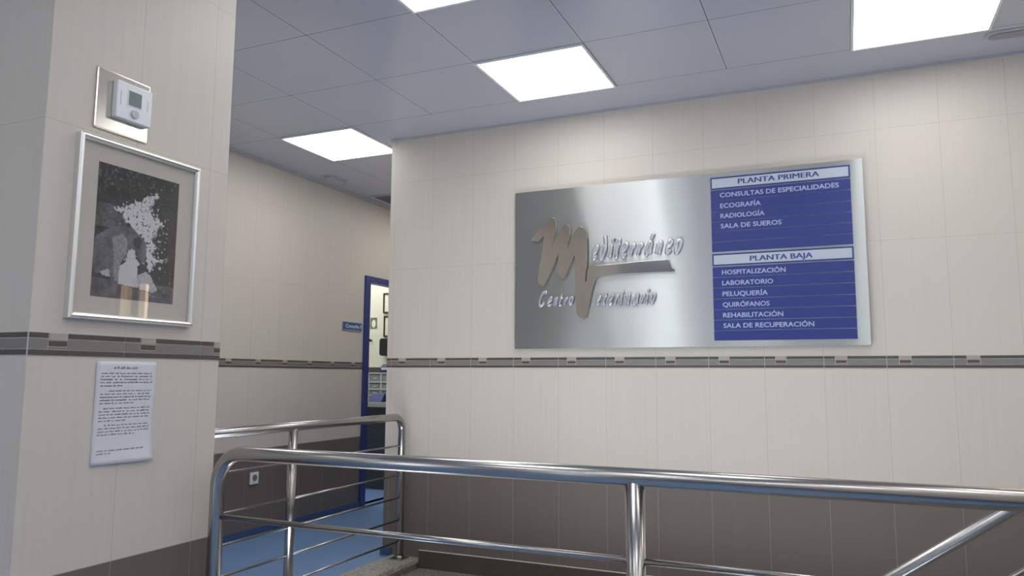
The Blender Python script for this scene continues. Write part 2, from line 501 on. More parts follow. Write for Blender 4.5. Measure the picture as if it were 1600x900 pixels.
# ------------------------------------------------------------------ steel sign
SX0, SX1, SZ0, SZ1 = -1.880, .125, 1.335, 2.322
SY = WY-.028
sign = thing('clinic_sign', 'large brushed steel clinic sign with raised logo and blue directory on the tiled wall', 'sign', (-.878, WY, SZ0))
so = Vector((-.878, WY, SZ0))
loc_mb(MB().box(SX0, SX1, SY, WY-.006, SZ0, SZ1), so).build('plate', M_plate, sign, bevel=.0015)
loc_mb(MB().box(SX0+.1, SX1-.1, WY-.006, WY, SZ0+.1, SZ1-.1), so).build('mounting_back', M_black, sign)
LOGO=[ (-1.761,2.008),(-1.739,2.035),(-1.718,2.058),(-1.675,2.095),(-1.641,2.125),(-1.620,2.139),(-1.606,2.133),(-1.597,2.113),(-1.595,2.089),(-1.601,2.049),(-1.613,1.990),(-1.628,1.941),(-1.606,2.006),(-1.581,2.044),(-1.549,2.073),(-1.524,2.088),(-1.512,2.081),(-1.505,2.062),(-1.506,2.027),(-1.512,1.983),(-1.520,1.944),(-1.503,1.999),(-1.479,2.036),(-1.457,2.061),(-1.438,2.071),(-1.422,2.061),(-1.407,2.039),(-1.399,2.003),(-1.398,1.925),(-1.400,1.824),(-1.406,1.793),(-1.410,1.733),(-1.404,1.733),(-1.400,1.793),(-1.392,1.819),(-1.375,1.825),(-1.297,1.827),(-1.199,1.829),(-1.103,1.834),(-1.009,1.836),(-0.923,1.836),(-0.909,1.832),(-0.903,1.815),(-0.897,1.785),(-0.877,1.778),(-0.875,1.769),(-0.892,1.765),(-0.984,1.768),(-1.091,1.769),(-1.200,1.770),(-1.269,1.768),(-1.311,1.763),(-1.333,1.756),(-1.342,1.744),(-1.356,1.714),(-1.379,1.622),(-1.397,1.546),(-1.409,1.512),(-1.419,1.504),(-1.437,1.512),(-1.457,1.529),(-1.468,1.552),(-1.472,1.618),(-1.475,1.696),(-1.476,1.789),(-1.477,1.895),(-1.500,1.845),(-1.521,1.803),(-1.540,1.762),(-1.551,1.757),(-1.567,1.764),(-1.585,1.779),(-1.591,1.795),(-1.589,1.834),(-1.582,1.906),(-1.604,1.863),(-1.633,1.805),(-1.663,1.747),(-1.677,1.721),(-1.685,1.715),(-1.701,1.721),(-1.714,1.731),(-1.718,1.747),(-1.713,1.809),(-1.702,1.864),(-1.691,1.927),(-1.682,1.987),(-1.677,2.029),(-1.697,2.012),(-1.718,1.993),(-1.739,2.000),(-1.759,2.001) ]
lg = MB().prism(LOGO, lambda a, b, d: (a, SY-d, b), .008, .020)
for px, pz in ((-1.66, 1.85), (-1.56, 1.82), (-1.43, 1.65), (-1.43, 1.95), (-1.1, 1.80)):
    lg.box(px-.006, px+.006, SY-.009, SY, pz-.006, pz+.006)
lg = loc_mb(lg, so).build('emblem', M_logo, sign, bevel=.0015)
# brush-script letters as strokes in a unit box (x right, y up)
GL = {
 'e': [[(.08,.42),(.45,.50),(.80,.66),(.78,.90),(.52,.97),(.24,.72),(.14,.34),(.34,.05),(.66,.06),(.92,.26)]],
 'D': [[(.26,1.),(.50,.86),(.78,.60),(.88,.32),(.66,.06),(.34,.02),(.14,.20),(.22,.46),(.52,.58),(.80,.50)]],
 'i': [[(.42,.62),(.36,.30),(.44,.04),(.86,.12)], [(.44,.82),(.56,.90),(.74,1.0)]],
 't': [[(.56,1.),(.40,.55),(.34,.20),(.50,.03),(.86,.14)], [(-.02,.62),(.50,.67),(1.06,.74)]],
 'r': [[(.22,.92),(.26,.50),(.18,.03)], [(.24,.52),(.46,.86),(.70,.92),(.74,.66),(.92,.60)]],
 'a': [[(.82,.84),(.52,.92),(.20,.58),(.12,.20),(.34,.04),(.66,.40),(.84,.86)], [(.84,.86),(.74,.36),(.90,.04)]],
 'A': [[(.82,.56),(.52,.62),(.20,.40),(.12,.14),(.34,.03),(.66,.28),(.84,.58)], [(.84,.58),(.74,.26),(.90,.03)], [(.56,.76),(.68,.86),(.86,1.0)]],
 'n': [[(.12,.90),(.18,.50),(.10,.03)], [(.16,.36),(.42,.84),(.62,.92),(.66,.50),(.64,.10),(.92,.08)]],
 'o': [[(.62,.95),(.26,.84),(.10,.42),(.26,.06),(.60,.05),(.88,.40),(.88,.76),(.62,.95),(.44,.80)]],
 'C': [[(.90,.78),(.78,.98),(.44,.92),(.14,.52),(.12,.18),(.36,.02),(.70,.12),(.90,.28)]],
}
def smooth(pl, n=6):
    if len(pl) < 3: return pl
    P = [pl[0]] + pl + [pl[-1]]; out = []
    for i in range(1, len(P)-2):
        for k in range(n):
            t = k/n; a, b, c, d = P[i-1], P[i], P[i+1], P[i+2]
            out.append(tuple(.5*((2*b[q]) + (c[q]-a[q])*t + (2*a[q]-5*b[q]+4*c[q]-d[q])*t*t + (-a[q]+3*b[q]-3*c[q]+d[q])*t**3) for q in (0, 1)))
    out.append(pl[-1]); return out
def letter(ch, x0, x1, z0, z1, wid):
    mb = MB()
    e = wid*.35
    for st_ in GL[ch]:
        pl = [(x0+e + (x1-x0-2*e)*p[0], z0+e + (z1-z0-2*e)*p[1]) for p in st_]
        pl = smooth(pl)
        n = len(pl); K = 8; b0 = len(mb.v)
        zm = (z0+z1)/2
        for i in range(n):
            a = Vector(pl[max(i-1, 0)]); b = Vector(pl[min(i+1, n-1)])
            t = (b-a).normalized(); nm = Vector((-t.y, t.x))
            # brush pen: thick on steep strokes, thin on flat ones, rounded ends
            w = wid*(.42 + .14*abs(t.y))
            if i in (0, n-1): w *= .6
            for k in range(K+1):
                an_ = math.pi*k/K
                q = Vector(pl[i]) + nm*(w*math.cos(an_))
                d = .003 + .011*math.sin(an_)**.45 if 0 < k < K else .003
                mb.v.append((q.x + .22*(q.y-zm), SY-d, q.y))
        W_ = K+1
        for i in range(n-1):
            for k in range(K):
                mb.quad(b0+i*W_+k, b0+i*W_+k+1, b0+(i+1)*W_+k+1, b0+(i+1)*W_+k, smooth=True)
        mb.quad(*range(b0, b0+W_)); mb.quad(*range(b0+(n-1)*W_+K, b0+(n-1)*W_-1, -1))
    # standing pins to the plate
    px = (x0+x1)/2
    c0 = [(x0+e + (x1-x0-2*e)*p[0], z0+e + (z1-z0-2*e)*p[1]) for p in GL[ch][0]][1]
    mb.box(c0[0]-.002+.22*(c0[1]-(z0+z1)/2), c0[0]+.002+.22*(c0[1]-(z0+z1)/2), SY-.0045, SY+.001, c0[1]-.002, c0[1]+.002)
    return loc_mb(mb, so).build('letter', M_letter, sign)
MED = [('e', -1.371, -1.33, 1.858, 1.954), ('D', -1.321, -1.275, 1.855, 2.009), ('i', -1.263, -1.235, 1.864, 1.995), ('t', -1.229, -1.193, 1.861, 1.988), ('e', -1.193, -1.147, 1.86, 1.958), ('r', -1.14, -1.103, 1.862, 1.952), ('r', -1.096, -1.056, 1.864, 1.951), ('A', -1.043, -0.994, 1.864, 2.003), ('n', -0.987, -0.937, 1.866, 1.954), ('e', -0.93, -0.883, 1.866, 1.959), ('o', -0.875, -0.83, 1.866, 1.961)]
VET = [('e', -1.347, -1.316, 1.586, 1.648), ('t', -1.307, -1.279, 1.584, 1.667), ('e', -1.272, -1.239, 1.581, 1.655), ('r', -1.234, -1.206, 1.582, 1.654), ('i', -1.201, -1.178, 1.581, 1.669), ('n', -1.173, -1.131, 1.581, 1.653), ('a', -1.126, -1.083, 1.58, 1.653), ('r', -1.077, -1.049, 1.582, 1.651), ('i', -1.047, -1.026, 1.582, 1.676), ('o', -1.023, -0.988, 1.584, 1.652)]
CEN = [('C', -1.716, -1.665, 1.586, 1.689), ('e', -1.663, -1.625, 1.588, 1.651), ('n', -1.62, -1.585, 1.586, 1.65), ('t', -1.585, -1.557, 1.586, 1.668), ('r', -1.553, -1.524, 1.59, 1.647), ('o', -1.524, -1.488, 1.59, 1.65)]
for l in MED: letter(*l, .0215)
for l in VET + CEN: letter(*l, .0160)

def text_mesh(name, body, mat, fn, a0, a1, z0, z1, depth=.001, offset=.0, parent=None, org=None, bold=0):
    """text filling a0..a1 (along the surface) and cap height z0..z1; fn(a, z, d) -> xyz"""
    cu = bpy.data.curves.new(name, 'FONT')
    cu.body = body; cu.size = 1.0; cu.offset = offset; cu.resolution_u = 3; cu.fill_mode = 'FRONT'
    tmp = bpy.data.objects.new(name, cu); col.objects.link(tmp)
    bpy.context.view_layer.update()
    me = bpy.data.meshes.new_from_object(tmp.evaluated_get(bpy.context.evaluated_depsgraph_get()))
    bpy.data.objects.remove(tmp, do_unlink=True); bpy.data.curves.remove(cu)
    xs = [v.co.x for v in me.vertices]
    xa, xb = min(xs), max(xs)
    cap = .727
    o3 = Vector(org) if org is not None else Vector((0, 0, 0))
    for v in me.vertices:
        a = a0 + (v.co.x-xa)/(xb-xa)*(a1-a0)
        z = z0 + v.co.y/cap*(z1-z0)
        v.co = Vector(fn(a, z, depth)) - o3
    if bold:      # a second, shifted outline thickens the stems
        bm = bmesh.new(); bm.from_mesh(me)
        r = bmesh.ops.duplicate(bm, geom=bm.verts[:] + bm.edges[:] + bm.faces[:])
        sh = (Vector(fn(a0+bold, z0, depth)) - Vector(fn(a0, z0, depth)))
        for e in r['geom']:
            if isinstance(e, bmesh.types.BMVert): e.co += sh + (Vector(fn(a0, z0, depth+.0002)) - Vector(fn(a0, z0, depth)))
        bm.to_mesh(me); bm.free()
    me.materials.clear(); me.materials.append(mat)
    o = bpy.data.objects.new(name, me); col.objects.link(o)
    if parent: o.parent = parent
    return o

# directory slats
sfn = lambda base: (lambda a, z, d: (a, base-d, z))
def slat(z0, z1, text=None, a0=-.614, a1=None, cap0=None, header=False):
    yb = SY-.003
    o = loc_mb(MB().box(-.665, .062, yb, SY, z0, z1), so).build('header_slat' if header else 'name_slat', M_signblue, sign, bevel=.0008)
    if header:
        loc_mb(MB().box(-.657, .054, yb-.001, yb, z0+.0085, z1-.008), so).build('label_strip', M_signsilver, o)
        yb -= .001
    if text:
        text_mesh('slat_text', text, M_signdark if header else M_signtext, sfn(yb), a0, a1, cap0, cap0+(.030 if header else .0265), .0006, .0 if header else .018, o, so, .0028 if header else 0)
g = .0016
slat(2.2245, 2.294, 'PLANTA PRIMERA', -.514, -.092, 2.247, True)
up = [2.221, 2.160, 2.098, 2.040, 1.982, 1.923, 1.865]
tx = [('CONSULTAS DE ESPECIALIDADES', .005), ('ECOGRAFÍA', -.394), ('RADIOLOGÍA', -.376), ('SALA DE SUEROS', -.290), (None, 0), (None, 0)]
for i in range(6):
    slat(up[i+1]+g, up[i]-g, tx[i][0], -.614, tx[i][1], up[i+1]+.0175)
slat(1.786, 1.855, 'PLANTA BAJA', -.462, -.141, 1.806, True)
lo = [1.7815, 1.722, 1.662, 1.601, 1.541, 1.482, 1.424, 1.367]
tx = [('HOSPITALIZACIÓN', -.278), ('LABORATORIO', -.344), ('PELUQUERÍA', -.373), ('QUIRÓFANOS', -.366), ('REHABILITACIÓN', -.298), ('SALA DE RECUPERACIÓN', -.145), (None, 0)]
for i in range(7):
    slat(lo[i+1]+g, lo[i]-g, tx[i][0], -.614, tx[i][1], lo[i+1]+.0145)

# ------------------------------------------------------------------ railings
R_ = .0235
def plate_mb(x, y, z, h=.045):
    return MB().box(x-h, x+h, y-h, y+h, z, z+.007).tube([(x, y, z+.006), (x, y, z+.022)], R_+.006, 20)
# railing along the raised floor
AX, AZ = -2.65, .899
ra = thing('railing', 'far stainless railing along the edge of the raised blue floor, with five thin bars', 'railing', (AX, 4.25, .01))
ao = Vector((AX, 4.25, .01))
loc_mb(MB().tube(arc_path((AX, PY1+.012, AZ), (AX, 4.25, AZ), (AX, 4.25, .016), .085), R_, 24), ao).build('handrail', M_rail, ra)
loc_mb(MB().tube([(AX, PY1, AZ), (AX, PY1+.012, AZ)], .042, 24), ao).build('wall_flange', M_rail, ra)
for y in (3.19, 2.15):
    loc_mb(MB().tube([(AX, y, .016), (AX, y, AZ-.015)], R_, 24), ao).build('post', M_rail, ra)
for y in (4.25, 3.19, 2.15):
    loc_mb(plate_mb(AX, y, .01), ao).build('base_plate', M_rail, ra)
for z in (.717, .533, .39, .251, .118):
    for ya, yb in ((2.15, 3.19), (3.19, 4.25)):
        loc_mb(MB().tube([(AX, ya+R_-.004, z), (AX, yb-R_+.004, z)], .0062, 12), ao).build('bar', M_rail, ra)
# near railing across the picture
BY, BZ = 1.96, .909
BX0 = -1.935
rb = thing('railing', 'thick stainless railing nearest the viewer, crossing the lower part of the picture', 'railing', (BX0, BY, 0))
bo = Vector((BX0, BY, 0))
loc_mb(MB().tube(arc_path((1.45, BY, BZ), (BX0, BY, BZ), (BX0, BY, .006), .105), R_+.0005, 28), bo).build('handrail', M_rail, rb)
for x in (-.514, .93):
    loc_mb(MB().tube([(x, BY, .006), (x, BY, BZ-.012)], .0255, 28), bo).build('post', M_rail, rb)
for x in (BX0, -.514, .93):
    loc_mb(plate_mb(x, BY, 0), bo).build('base_plate', M_rail, rb)
for z in (.700, .49, .28, .09):
    for xa, xb in ((BX0, -.514), (-.514, .93)):
        loc_mb(MB().tube([(xa+R_-.004, BY, z), (xb-R_+.004, BY, z)], .0088, 16), bo).build('bar', M_rail, rb)
# stair railing rising to the right
CY = 3.02
zc = lambda x: .492 + .715*(x-.137)
rc = thing('stair_railing', 'sloping stainless stair handrail rising behind the near railing at bottom right', 'railing', (.72, CY, -.052))
co = Vector((.72, CY, -.052))
loc_mb(MB().tube([(-1.2, CY, zc(-1.2)), (.1, CY, zc(.1)), (.70, CY, zc(.70)), (.74, CY, .915), (.79, CY, .925), (1.5, CY, .925)], .0225, 24), co).build('handrail', M_rail, rc)
for x in (-1.15, .72):
    zb = -.052 if x > .7 else -.052-.178*math.ceil((.75-x)/.25)
    loc_mb(MB().tube([(x, CY, zb+.004), (x, CY, zc(x)-.01)], R_, 24), co).build('post', M_rail, rc)
for dz in (.21, .42, .63):
    loc_mb(MB().tube([(-1.13, CY, zc(-1.13)-dz), (.70, CY, zc(.70)-dz)], .0085, 14), co).build('bar', M_rail, rc)

# ------------------------------------------------------------------ framed photograph on the pillar
FY0, FY1, FZ0, FZ1 = 1.427, 1.870, 1.325, 1.866
fo = Vector((PX, 1.65, FZ0))
FR = thing('framed_photo', 'black and white photo of a dog with puppies in a silver frame on the pillar', 'picture', tuple(fo))
D_ = .026
fr = MB(); b = .017
def mitre(y0, z0, y1, z1, iy0, iz0, iy1, iz1):
    """one mitred side of the frame with a rounded face"""
    prof = [(0.0, 0.0), (0.0, D_-.006), (.25, D_-.001), (.5, D_), (.8, D_-.004), (1.0, D_-.010), (1.0, 0.0)]
    k = len(fr.v)
    for t, d in prof:
        fr.v.append((PX+d, y0+(iy0-y0)*t, z0+(iz0-z0)*t)); fr.v.append((PX+d, y1+(iy1-y1)*t, z1+(iz1-z1)*t))
    for i in range(len(prof)-1):
        fr.quad(k+2*i, k+2*i+1, k+2*i+3, k+2*i+2)
co4 = [(FY0, FZ0), (FY1, FZ0), (FY1, FZ1), (FY0, FZ1)]
ci4 = [(FY0+b, FZ0+b), (FY1-b, FZ0+b), (FY1-b, FZ1-b), (FY0+b, FZ1-b)]
for i in range(4):
    j = (i+1) % 4
    mitre(*co4[i], *co4[j], *ci4[i], *ci4[j])
loc_mb(fr, fo).build('frame', M_alu, FR)
loc_mb(MB().box(PX, PX+.008, FY0+b-.001, FY1-b+.001, FZ0+b-.001, FZ1-b+.001), fo).build('mat_board', M_mat, FR)
loc_mb(MB().box(PX+.013, PX+.0145, FY0+b-.001, FY1-b+.001, FZ0+b-.001, FZ1-b+.001), fo).build('glass', M_glass, FR)
# the print: a fine grid of coloured cells
def Np(x, y):
    xl = 75-40*(y-42)/728; xr = 505-25*(y-167)/651
    s = (x-xl)/(xr-xl); yt = 42+125*s; yb = 770+48*s
    return (s, (y-yt)/(yb-yt))
def poly(pts): return [Np(*p) for p in pts]
def inside(s, t, pl):
    c = False; j = len(pl)-1
    for i in range(len(pl)):
        a, b2 = pl[i], pl[j]
        if (a[1] > t) != (b2[1] > t) and s < (b2[0]-a[0])*(t-a[1])/(b2[1]-a[1]) + a[0]: c = not c
        j = i
    return c
BURST = poly([(150,300),(240,275),(300,250),(340,235),(380,220),(385,240),(350,270),(330,310),(360,350),(410,380),(420,395),(390,410),(370,440),(350,470),(370,500),(375,520),(350,540),(380,580),(440,575),(445,582),(370,600),(350,640),(330,630),(320,560),(325,490),(290,450),(260,425),(225,380),(190,330)])
DOG = poly([(40,600),(48,500),(60,450),(110,415),(150,395),(200,388),(250,408),(275,440),(310,470),(325,510),(320,560),(312,595),(295,592),(275,570),(262,525),(235,515),(220,560),(185,600),(178,695),(135,690),(128,640),(60,650)])
EAR = poly([(255,460),(285,455),(300,480),(285,520),(262,520),(250,490)])
CHEST = poly([(140,450),(190,440),(220,470),(215,545),(185,590),(170,690),(150,690),(150,560)])
PUPW = poly([(222,530),(243,516),(262,530),(265,572),(285,592),(290,612),(275,640),(280,727),(172,704),(180,612),(214,582)])
PUP2 = poly([(280,660),(320,640),(345,660),(388,742),(360,754),(290,735),(272,695)])
PHEAD = poly([(275,615),(295,598),(322,606),(328,632),(312,648),(288,650),(276,640)])
TAILW = poly([(80,640),(128,625),(132,668),(95,660)])
GW, GH = 116, 160
QY0, QY1, QZ0, QZ1 = 1.499, 1.794, 1.394, 1.796
pm = bpy.data.meshes.new('photo_print')
vv = []; ff = []; cc = []
def fb_(x, y, sc, sd):
    return noise.noise(Vector((x*sc, y*sc, sd)))
for j in range(GH+1):
    for i in range(GW+1):
        vv.append((PX+.0085-fo.x, QY0+(QY1-QY0)*i/GW-fo.y, QZ1-(QZ1-QZ0)*j/GH-fo.z))
for j in range(GH):
    for i in range(GW):
        k = j*(GW+1)+i
        ff.append((k, k+GW+1, k+GW+2, k+1))
        s = (i+.5)/GW; t = (j+.5)/GH; y = t*1.36
        n1 = fb_(s, y, 9, 1); n2 = fb_(s, y, 28, 5); n3 = fb_(s, y, 60, 9)
        ws = s + .045*n2 + .022*n3; wt = t + .035*fb_(s, y, 26, 14) + .018*n3
        g_ = 46 + 14*n1 + 14*n2
        if t < .3: g_ += max(0, (n2+.35*n3+.25*n1 - .12))*130*(1-t/.3)*(1.2-s)
        if s < .36 and .3 < t < .48: g_ = 82 + 30*n2 + 22*n1
        if t > .86: g_ = 88 + 26*n1 + 18*n2
        if s > .62 and n2+n3 > .85: g_ += 70
        if inside(ws, wt, BURST): g_ = 206 + 14*n3 if n2 + .9*n3 > -.42 else 96 + 30*n3
        elif abs(s-.58) < .3 and .25 < t < .75 and n2 + .6*n3 > .50 - .35*(1-min(1, abs(s-.6)/.3)): g_ = 180
        ss = s+.006*n3; tt = t+.005*n2
        if inside(ss, tt, DOG):
            g_ = 96 + 24*n1 + 18*n2 + 8*n3
            if inside(ss, tt, CHEST): g_ = 136 + 26*n2 + 12*n1
            if inside(ss, tt, EAR): g_ = 52 + 12*n2
        if inside(ss, tt, TAILW): g_ = 176 + 15*n2
        if inside(ss, tt, PUPW): g_ = 200 + 6*n2
        if inside(ss, tt, PUP2): g_ = 182 + 18*n2
        if inside(ss, tt, PHEAD): g_ = 50 + 20*n3 + (110 if abs(s-.655) < .018 and t > .79 else 0)
        g_ = max(28, min(225, g_))
        cc.append(lin(g_*.995, g_*.982, min(255, g_*.99+3)))
pm.from_pydata(vv, [], ff)
at = pm.color_attributes.new('print', 'FLOAT_COLOR', 'CORNER')
buf = []
for c in cc: buf += list(c)*4
at.data.foreach_set('color', buf)
mp_, nt_, p_ = new_mat('photo_print_ink')
an = nt_.nodes.new('ShaderNodeAttribute'); an.attribute_name = 'print'
nt_.links.new(an.outputs['Color'], p_.inputs['Base Color']); p_.inputs['Roughness'].default_value = .5
pm.materials.append(mp_)
po = bpy.data.objects.new('photo_print', pm); col.objects.link(po); po.parent = FR

# ------------------------------------------------------------------ thermostat
TY0, TY1, TZ0, TZ1 = 1.475, 1.662, 1.896, 2.083
to = Vector((PX, 1.5685, TZ0))
TH = thing('thermostat', 'white thermostat with grey screen on a square brushed metal plate above the framed photo', 'thermostat', tuple(to))
tp = MB()
tp.prism([(TY0, TZ0), (TY1, TZ0), (TY1, TZ1), (TY0, TZ1)], lambda a, z, d: (PX+d, a, z), 0, .007)
loc_mb(tp, to).build('wall_plate', M_nickel, TH, bevel=.004, seg=3)
hy0, hy1, hz0, hz1 = 1.527, 1.652, 1.940, 2.057
loc_mb(MB().box(PX+.007, PX+.030, hy0, hy1, hz0, hz1), to).build('housing', M_plastic, TH, bevel=.004, seg=3)
loc_mb(MB().box(PX+.0295, PX+.0315, 1.563, 1.614, 1.986, 2.037), to).build('screen_bezel', M_plastic, TH)
scr_m = plain('lcd_screen', lin(118, 132, 132), .25, noise_amt=.03)
loc_mb(MB().box(PX+.030, PX+.0322, 1.566, 1.611, 1.989, 2.034), to).build('screen', scr_m, TH)
bt = MB(); bt.tube([(PX+.029, 1.590, 1.965), (PX+.036, 1.590, 1.965)], .0135, 24)
kb = loc_mb(bt, to).build('dial_button', plain('button_grey', lin(190, 194, 202), .35), TH, bevel=.0015)
tk = MB()
for k in range(9):
    tk.box(PX+.0295, PX+.0304, 1.538, 1.541, 1.982+k*.005, 1.984+k*.005)
loc_mb(tk, to).build('side_marks', M_ink, TH)
tk = MB()
for k in range(7):
    tk.box(PX+.0295, PX+.0304, 1.634, 1.637, 1.988+k*.005, 1.990+k*.005)
loc_mb(tk, to).build('side_marks', M_ink, TH)

# ------------------------------------------------------------------ paper notice
NO = thing('paper_notice', 'white printed sheet of paper stuck on the pillar below the grey tile band', 'notice', (PX, 1.646, .903))
no = Vector((PX, 1.646, .903))
NY0, NW, NZ1, NH = 1.541, .209, 1.206, .304
def curl(a, v):
    """distance from the wall of the sheet at a (0..1 across), v (0..1 down)"""
    low = max(0, (v-.72)/.28)
    return .0015 + low**2*(.004 + .012*max(0, a-.35)) + .001*math.sin(a*7+v*5)
def sheet(a, v): return (PX+curl(a, v)-no.x, NY0+NW*a-no.y, NZ1-NH*v-no.z + .004*0)
ms = MB(); A_, V_ = 12, 24
for j in range(V_+1):
    for i in range(A_+1): ms.v.append(sheet(i/A_, j/V_))
for j in range(V_):
    for i in range(A_):
        k = j*(A_+1)+i
        ms.quad(k, k+1, k+A_+2, k+A_+1, smooth=True)
shp = ms.build('sheet', M_paper, NO)
sd = shp.modifiers.new('thick', 'SOLIDIFY'); sd.thickness = .0004; sd.offset = -1
def nline(txt, a0, a1, v, mat, cap=.0062):
    z = NZ1-NH*v
    def fn(a, zz, d):
        fa = (a-NY0)/NW; fv = (NZ1-zz)/NH
        return (PX+curl(fa, fv)+.0006, a, zz)
    return text_mesh('printed_line', txt, mat, fn, NY0+NW*a0, NY0+NW*a1, z, z+cap*.8, 0, .02 if mat is M_inkbold else .0, NO, no)
# only what can be read on the sheet is lettered; the rest is rows of word-long ink strokes
def wline(a0, a1, v, seed, mat=None, hgt=.0045):
    rd = random.Random(seed); mb = MB(); a = a0
    while a < a1-.012:
        w = rd.uniform(.025, .11); w = min(w, a1-a)
        n = max(2, int(w/.013))
        for k in range(n):
            q0 = a+w*k/n; q1 = a+w*(k+.66)/n
            hh = hgt*rd.choice((.62, .62, .8, 1.0))
            x = PX+curl(q0, v)+.0006
            zb = NZ1-NH*v
            b0 = len(mb.v)
            for (qa, zz) in ((q0, zb), (q1, zb), (q1, zb+hh), (q0, zb+hh)):
                mb.v.append((x-no.x, NY0+NW*qa-no.y, zz-no.z))
            mb.quad(b0, b0+1, b0+2, b0+3)
        a += w+.018
    return mb.build('printed_line', mat or M_ink, NO)
wline(.28, .70, .075, 1, hgt=.0075)
wline(.08, .93, .125, 2); wline(.08, .22, .155, 3)
nline('Ley  de  Protección  de  animales  de', .25, .94, .155, M_inkbold)
nline('Compañía   de   la   Comunidad', .07, .68, .185, M_inkbold); wline(.71, .93, .185, 4)
wline(.07, .25, .215, 5); nline('publicada en el BOCM con fecha 10', .28, .94, .215, M_inkbold)
nline('de agosto de 2016', .07, .44, .247, M_inkbold)
wline(.22, .93, .297, 6); wline(.08, .66, .327, 7); nline('muy/más', .72, .93, .327, M_inkbold) if False else wline(.70, .93, .327, 71, M_inkbold)
nline('importante para la mejora de la salud de los', .08, .93, .357, M_inkbold)
nline('animales de compañía', .08, .52, .387, M_inkbold); wline(.56, .93, .387, 8); wline(.08, .66, .417, 9)
wline(.15, .93, .467, 10); wline(.08, .27, .497, 11); wline(.30, .50, .497, 12, M_inkbold); wline(.53, .67, .497, 13); wline(.70, .93, .497, 14, M_inkbold)
wline(.08, .93, .527, 15); wline(.08, .93, .557, 16); wline(.08, .52, .587, 17)
wline(.18, .93, .63, 18); wline(.08, .93, .66, 19); wline(.08, .93, .69, 20); wline(.08, .68, .72, 21)
wline(.08, .85, .872, 22); wline(.08, .30, .90, 23)

# ------------------------------------------------------------------ sign by the consulting-room door
CS = thing('room_sign', 'small blue room sign lettered Consulta 1 beside the blue door frame', 'sign', (CX, 5.577, 1.556))
cso = Vector((CX, 5.577, 1.556))
loc_mb(MB().box(CX, CX+.008, 5.435, 5.722, 1.556, 1.636), cso).build('backing', plain('clear_grey_backing', lin(150, 160, 164), .3), CS, bevel=.001)
loc_mb(MB().box(CX+.008, CX+.011, 5.439, 5.718, 1.570, 1.630), cso).build('blue_panel', plain('room_sign_blue', lin(66, 92, 138), .35), CS)
rsw = plain('room_sign_white', lin(205, 215, 235), .5)
for tx_, a_, b_ in (('Consulta', 5.474, 5.676), ('1', 5.692, 5.704)): text_mesh('sign_text', tx_, rsw, lambda a, z, d: (CX+.011+d, a, z), a_, b_, 1.584, 1.616, .0006, .02, CS, cso)

# ------------------------------------------------------------------ wall socket
SO = thing('wall_socket', 'white power socket on the grey tiles of the corridor wall', 'socket', (CX, 4.427, .368))
soo = Vector((CX, 4.427, .368))
loc_mb(MB().box(CX, CX+.010, 4.385, 4.469, .366, .452), soo).build('face_plate', M_white, SO, bevel=.003)
loc_mb(MB().tube([(CX+.009, 4.427, .412), (CX+.013, 4.427, .412)], .023, 24), soo).build('socket_ring', plain('socket_grey', lin(120, 120, 122), .5), SO)
loc_mb(MB().box(CX+.012, CX+.014, 4.415, 4.419, .410, .414).box(CX+.012, CX+.014, 4.435, 4.439, .410, .414), soo).build('pin_hole', M_black, SO)

# ------------------------------------------------------------------ fittings in the ceiling
def rounded(x0, x1, y0, y1, r, n=6):
    pts = []
    for cx, cy, a in ((x1-r, y1-r, 0), (x0+r, y1-r, 90), (x0+r, y0+r, 180), (x1-r, y0+r, 270)):
        for k in range(n+1):
            t = math.radians(a+90*k/n); pts.append((cx+r*math.cos(t), cy+r*math.sin(t)))
    return pts
zf = lambda a, b_, d: (a, b_, CEIL-d)
EF = thing('emergency_light', 'slim round-ended fitting flush in the ceiling beside the top right light panel', 'emergency light', (.84, 4.07, CEIL))
eo = Vector((.84, 4.07, CEIL))
loc_mb(MB().prism(rounded(.67, 1.01, 4.015, 4.125, .045), zf, 0, .006), eo).build('bezel', M_ceiltrim, EF, bevel=.002)
loc_mb(MB().prism(rounded(.69, .99, 4.035, 4.105, .034), zf, .006, .011), eo).build('lens', plain('grey_lens', lin(150, 150, 156), .3), EF, bevel=.002)
EC = thing('emergency_light', 'small slim rectangular fitting on the corridor ceiling left of the vent grille', 'emergency light', (-3.83, 5.02, CEIL))
eo = Vector((-3.83, 5.02, CEIL))
loc_mb(MB().prism(rounded(-3.885, -3.78, 4.89, 5.145, .02), zf, 0, .007), eo).build('bezel', M_ceiltrim, EC, bevel=.002)
loc_mb(MB().prism(rounded(-3.868, -3.80, 4.91, 5.125, .015), zf, .007, .02), eo).build('lens', plain('pale_lens', lin(176, 178, 182), .3), EC, bevel=.004)
VG = thing('ceiling_vent', 'dark square vent grille in the corridor ceiling by the wall corner', 'vent', (-3.74, 5.85, CEIL))
vo = Vector((-3.74, 5.85, CEIL))
h = .19
loc_mb(MB().box(-3.74-h, -3.74+h, 5.85-h, 5.85-h+.022, CEIL-.008, CEIL).box(-3.74-h, -3.74+h, 5.85+h-.022, 5.85+h, CEIL-.008, CEIL)
       .box(-3.74-h, -3.74-h+.022, 5.85-h+.022, 5.85+h-.022, CEIL-.008, CEIL).box(-3.74+h-.022, -3.74+h, 5.85-h+.022, 5.85+h-.022, CEIL-.008, CEIL), vo).build('vent_frame', M_ceiltrim, VG, bevel=.002)
vb = MB().box(-3.74-h+.022, -3.74+h-.022, 5.85-h+.022, 5.85+h-.022, CEIL-.001, CEIL)
loc_mb(vb, vo).build('backing', M_black, VG)
sl = MB()
for k in range(9):
    yy = 5.85-h+.04+k*.0375
    sl.prism([(yy, CEIL-.001), (yy+.003, CEIL-.001), (yy+.018, CEIL-.008), (yy+.015, CEIL-.008)], lambda a, z, d: (d, a, z), -3.74-h+.022, -3.74+h-.022)
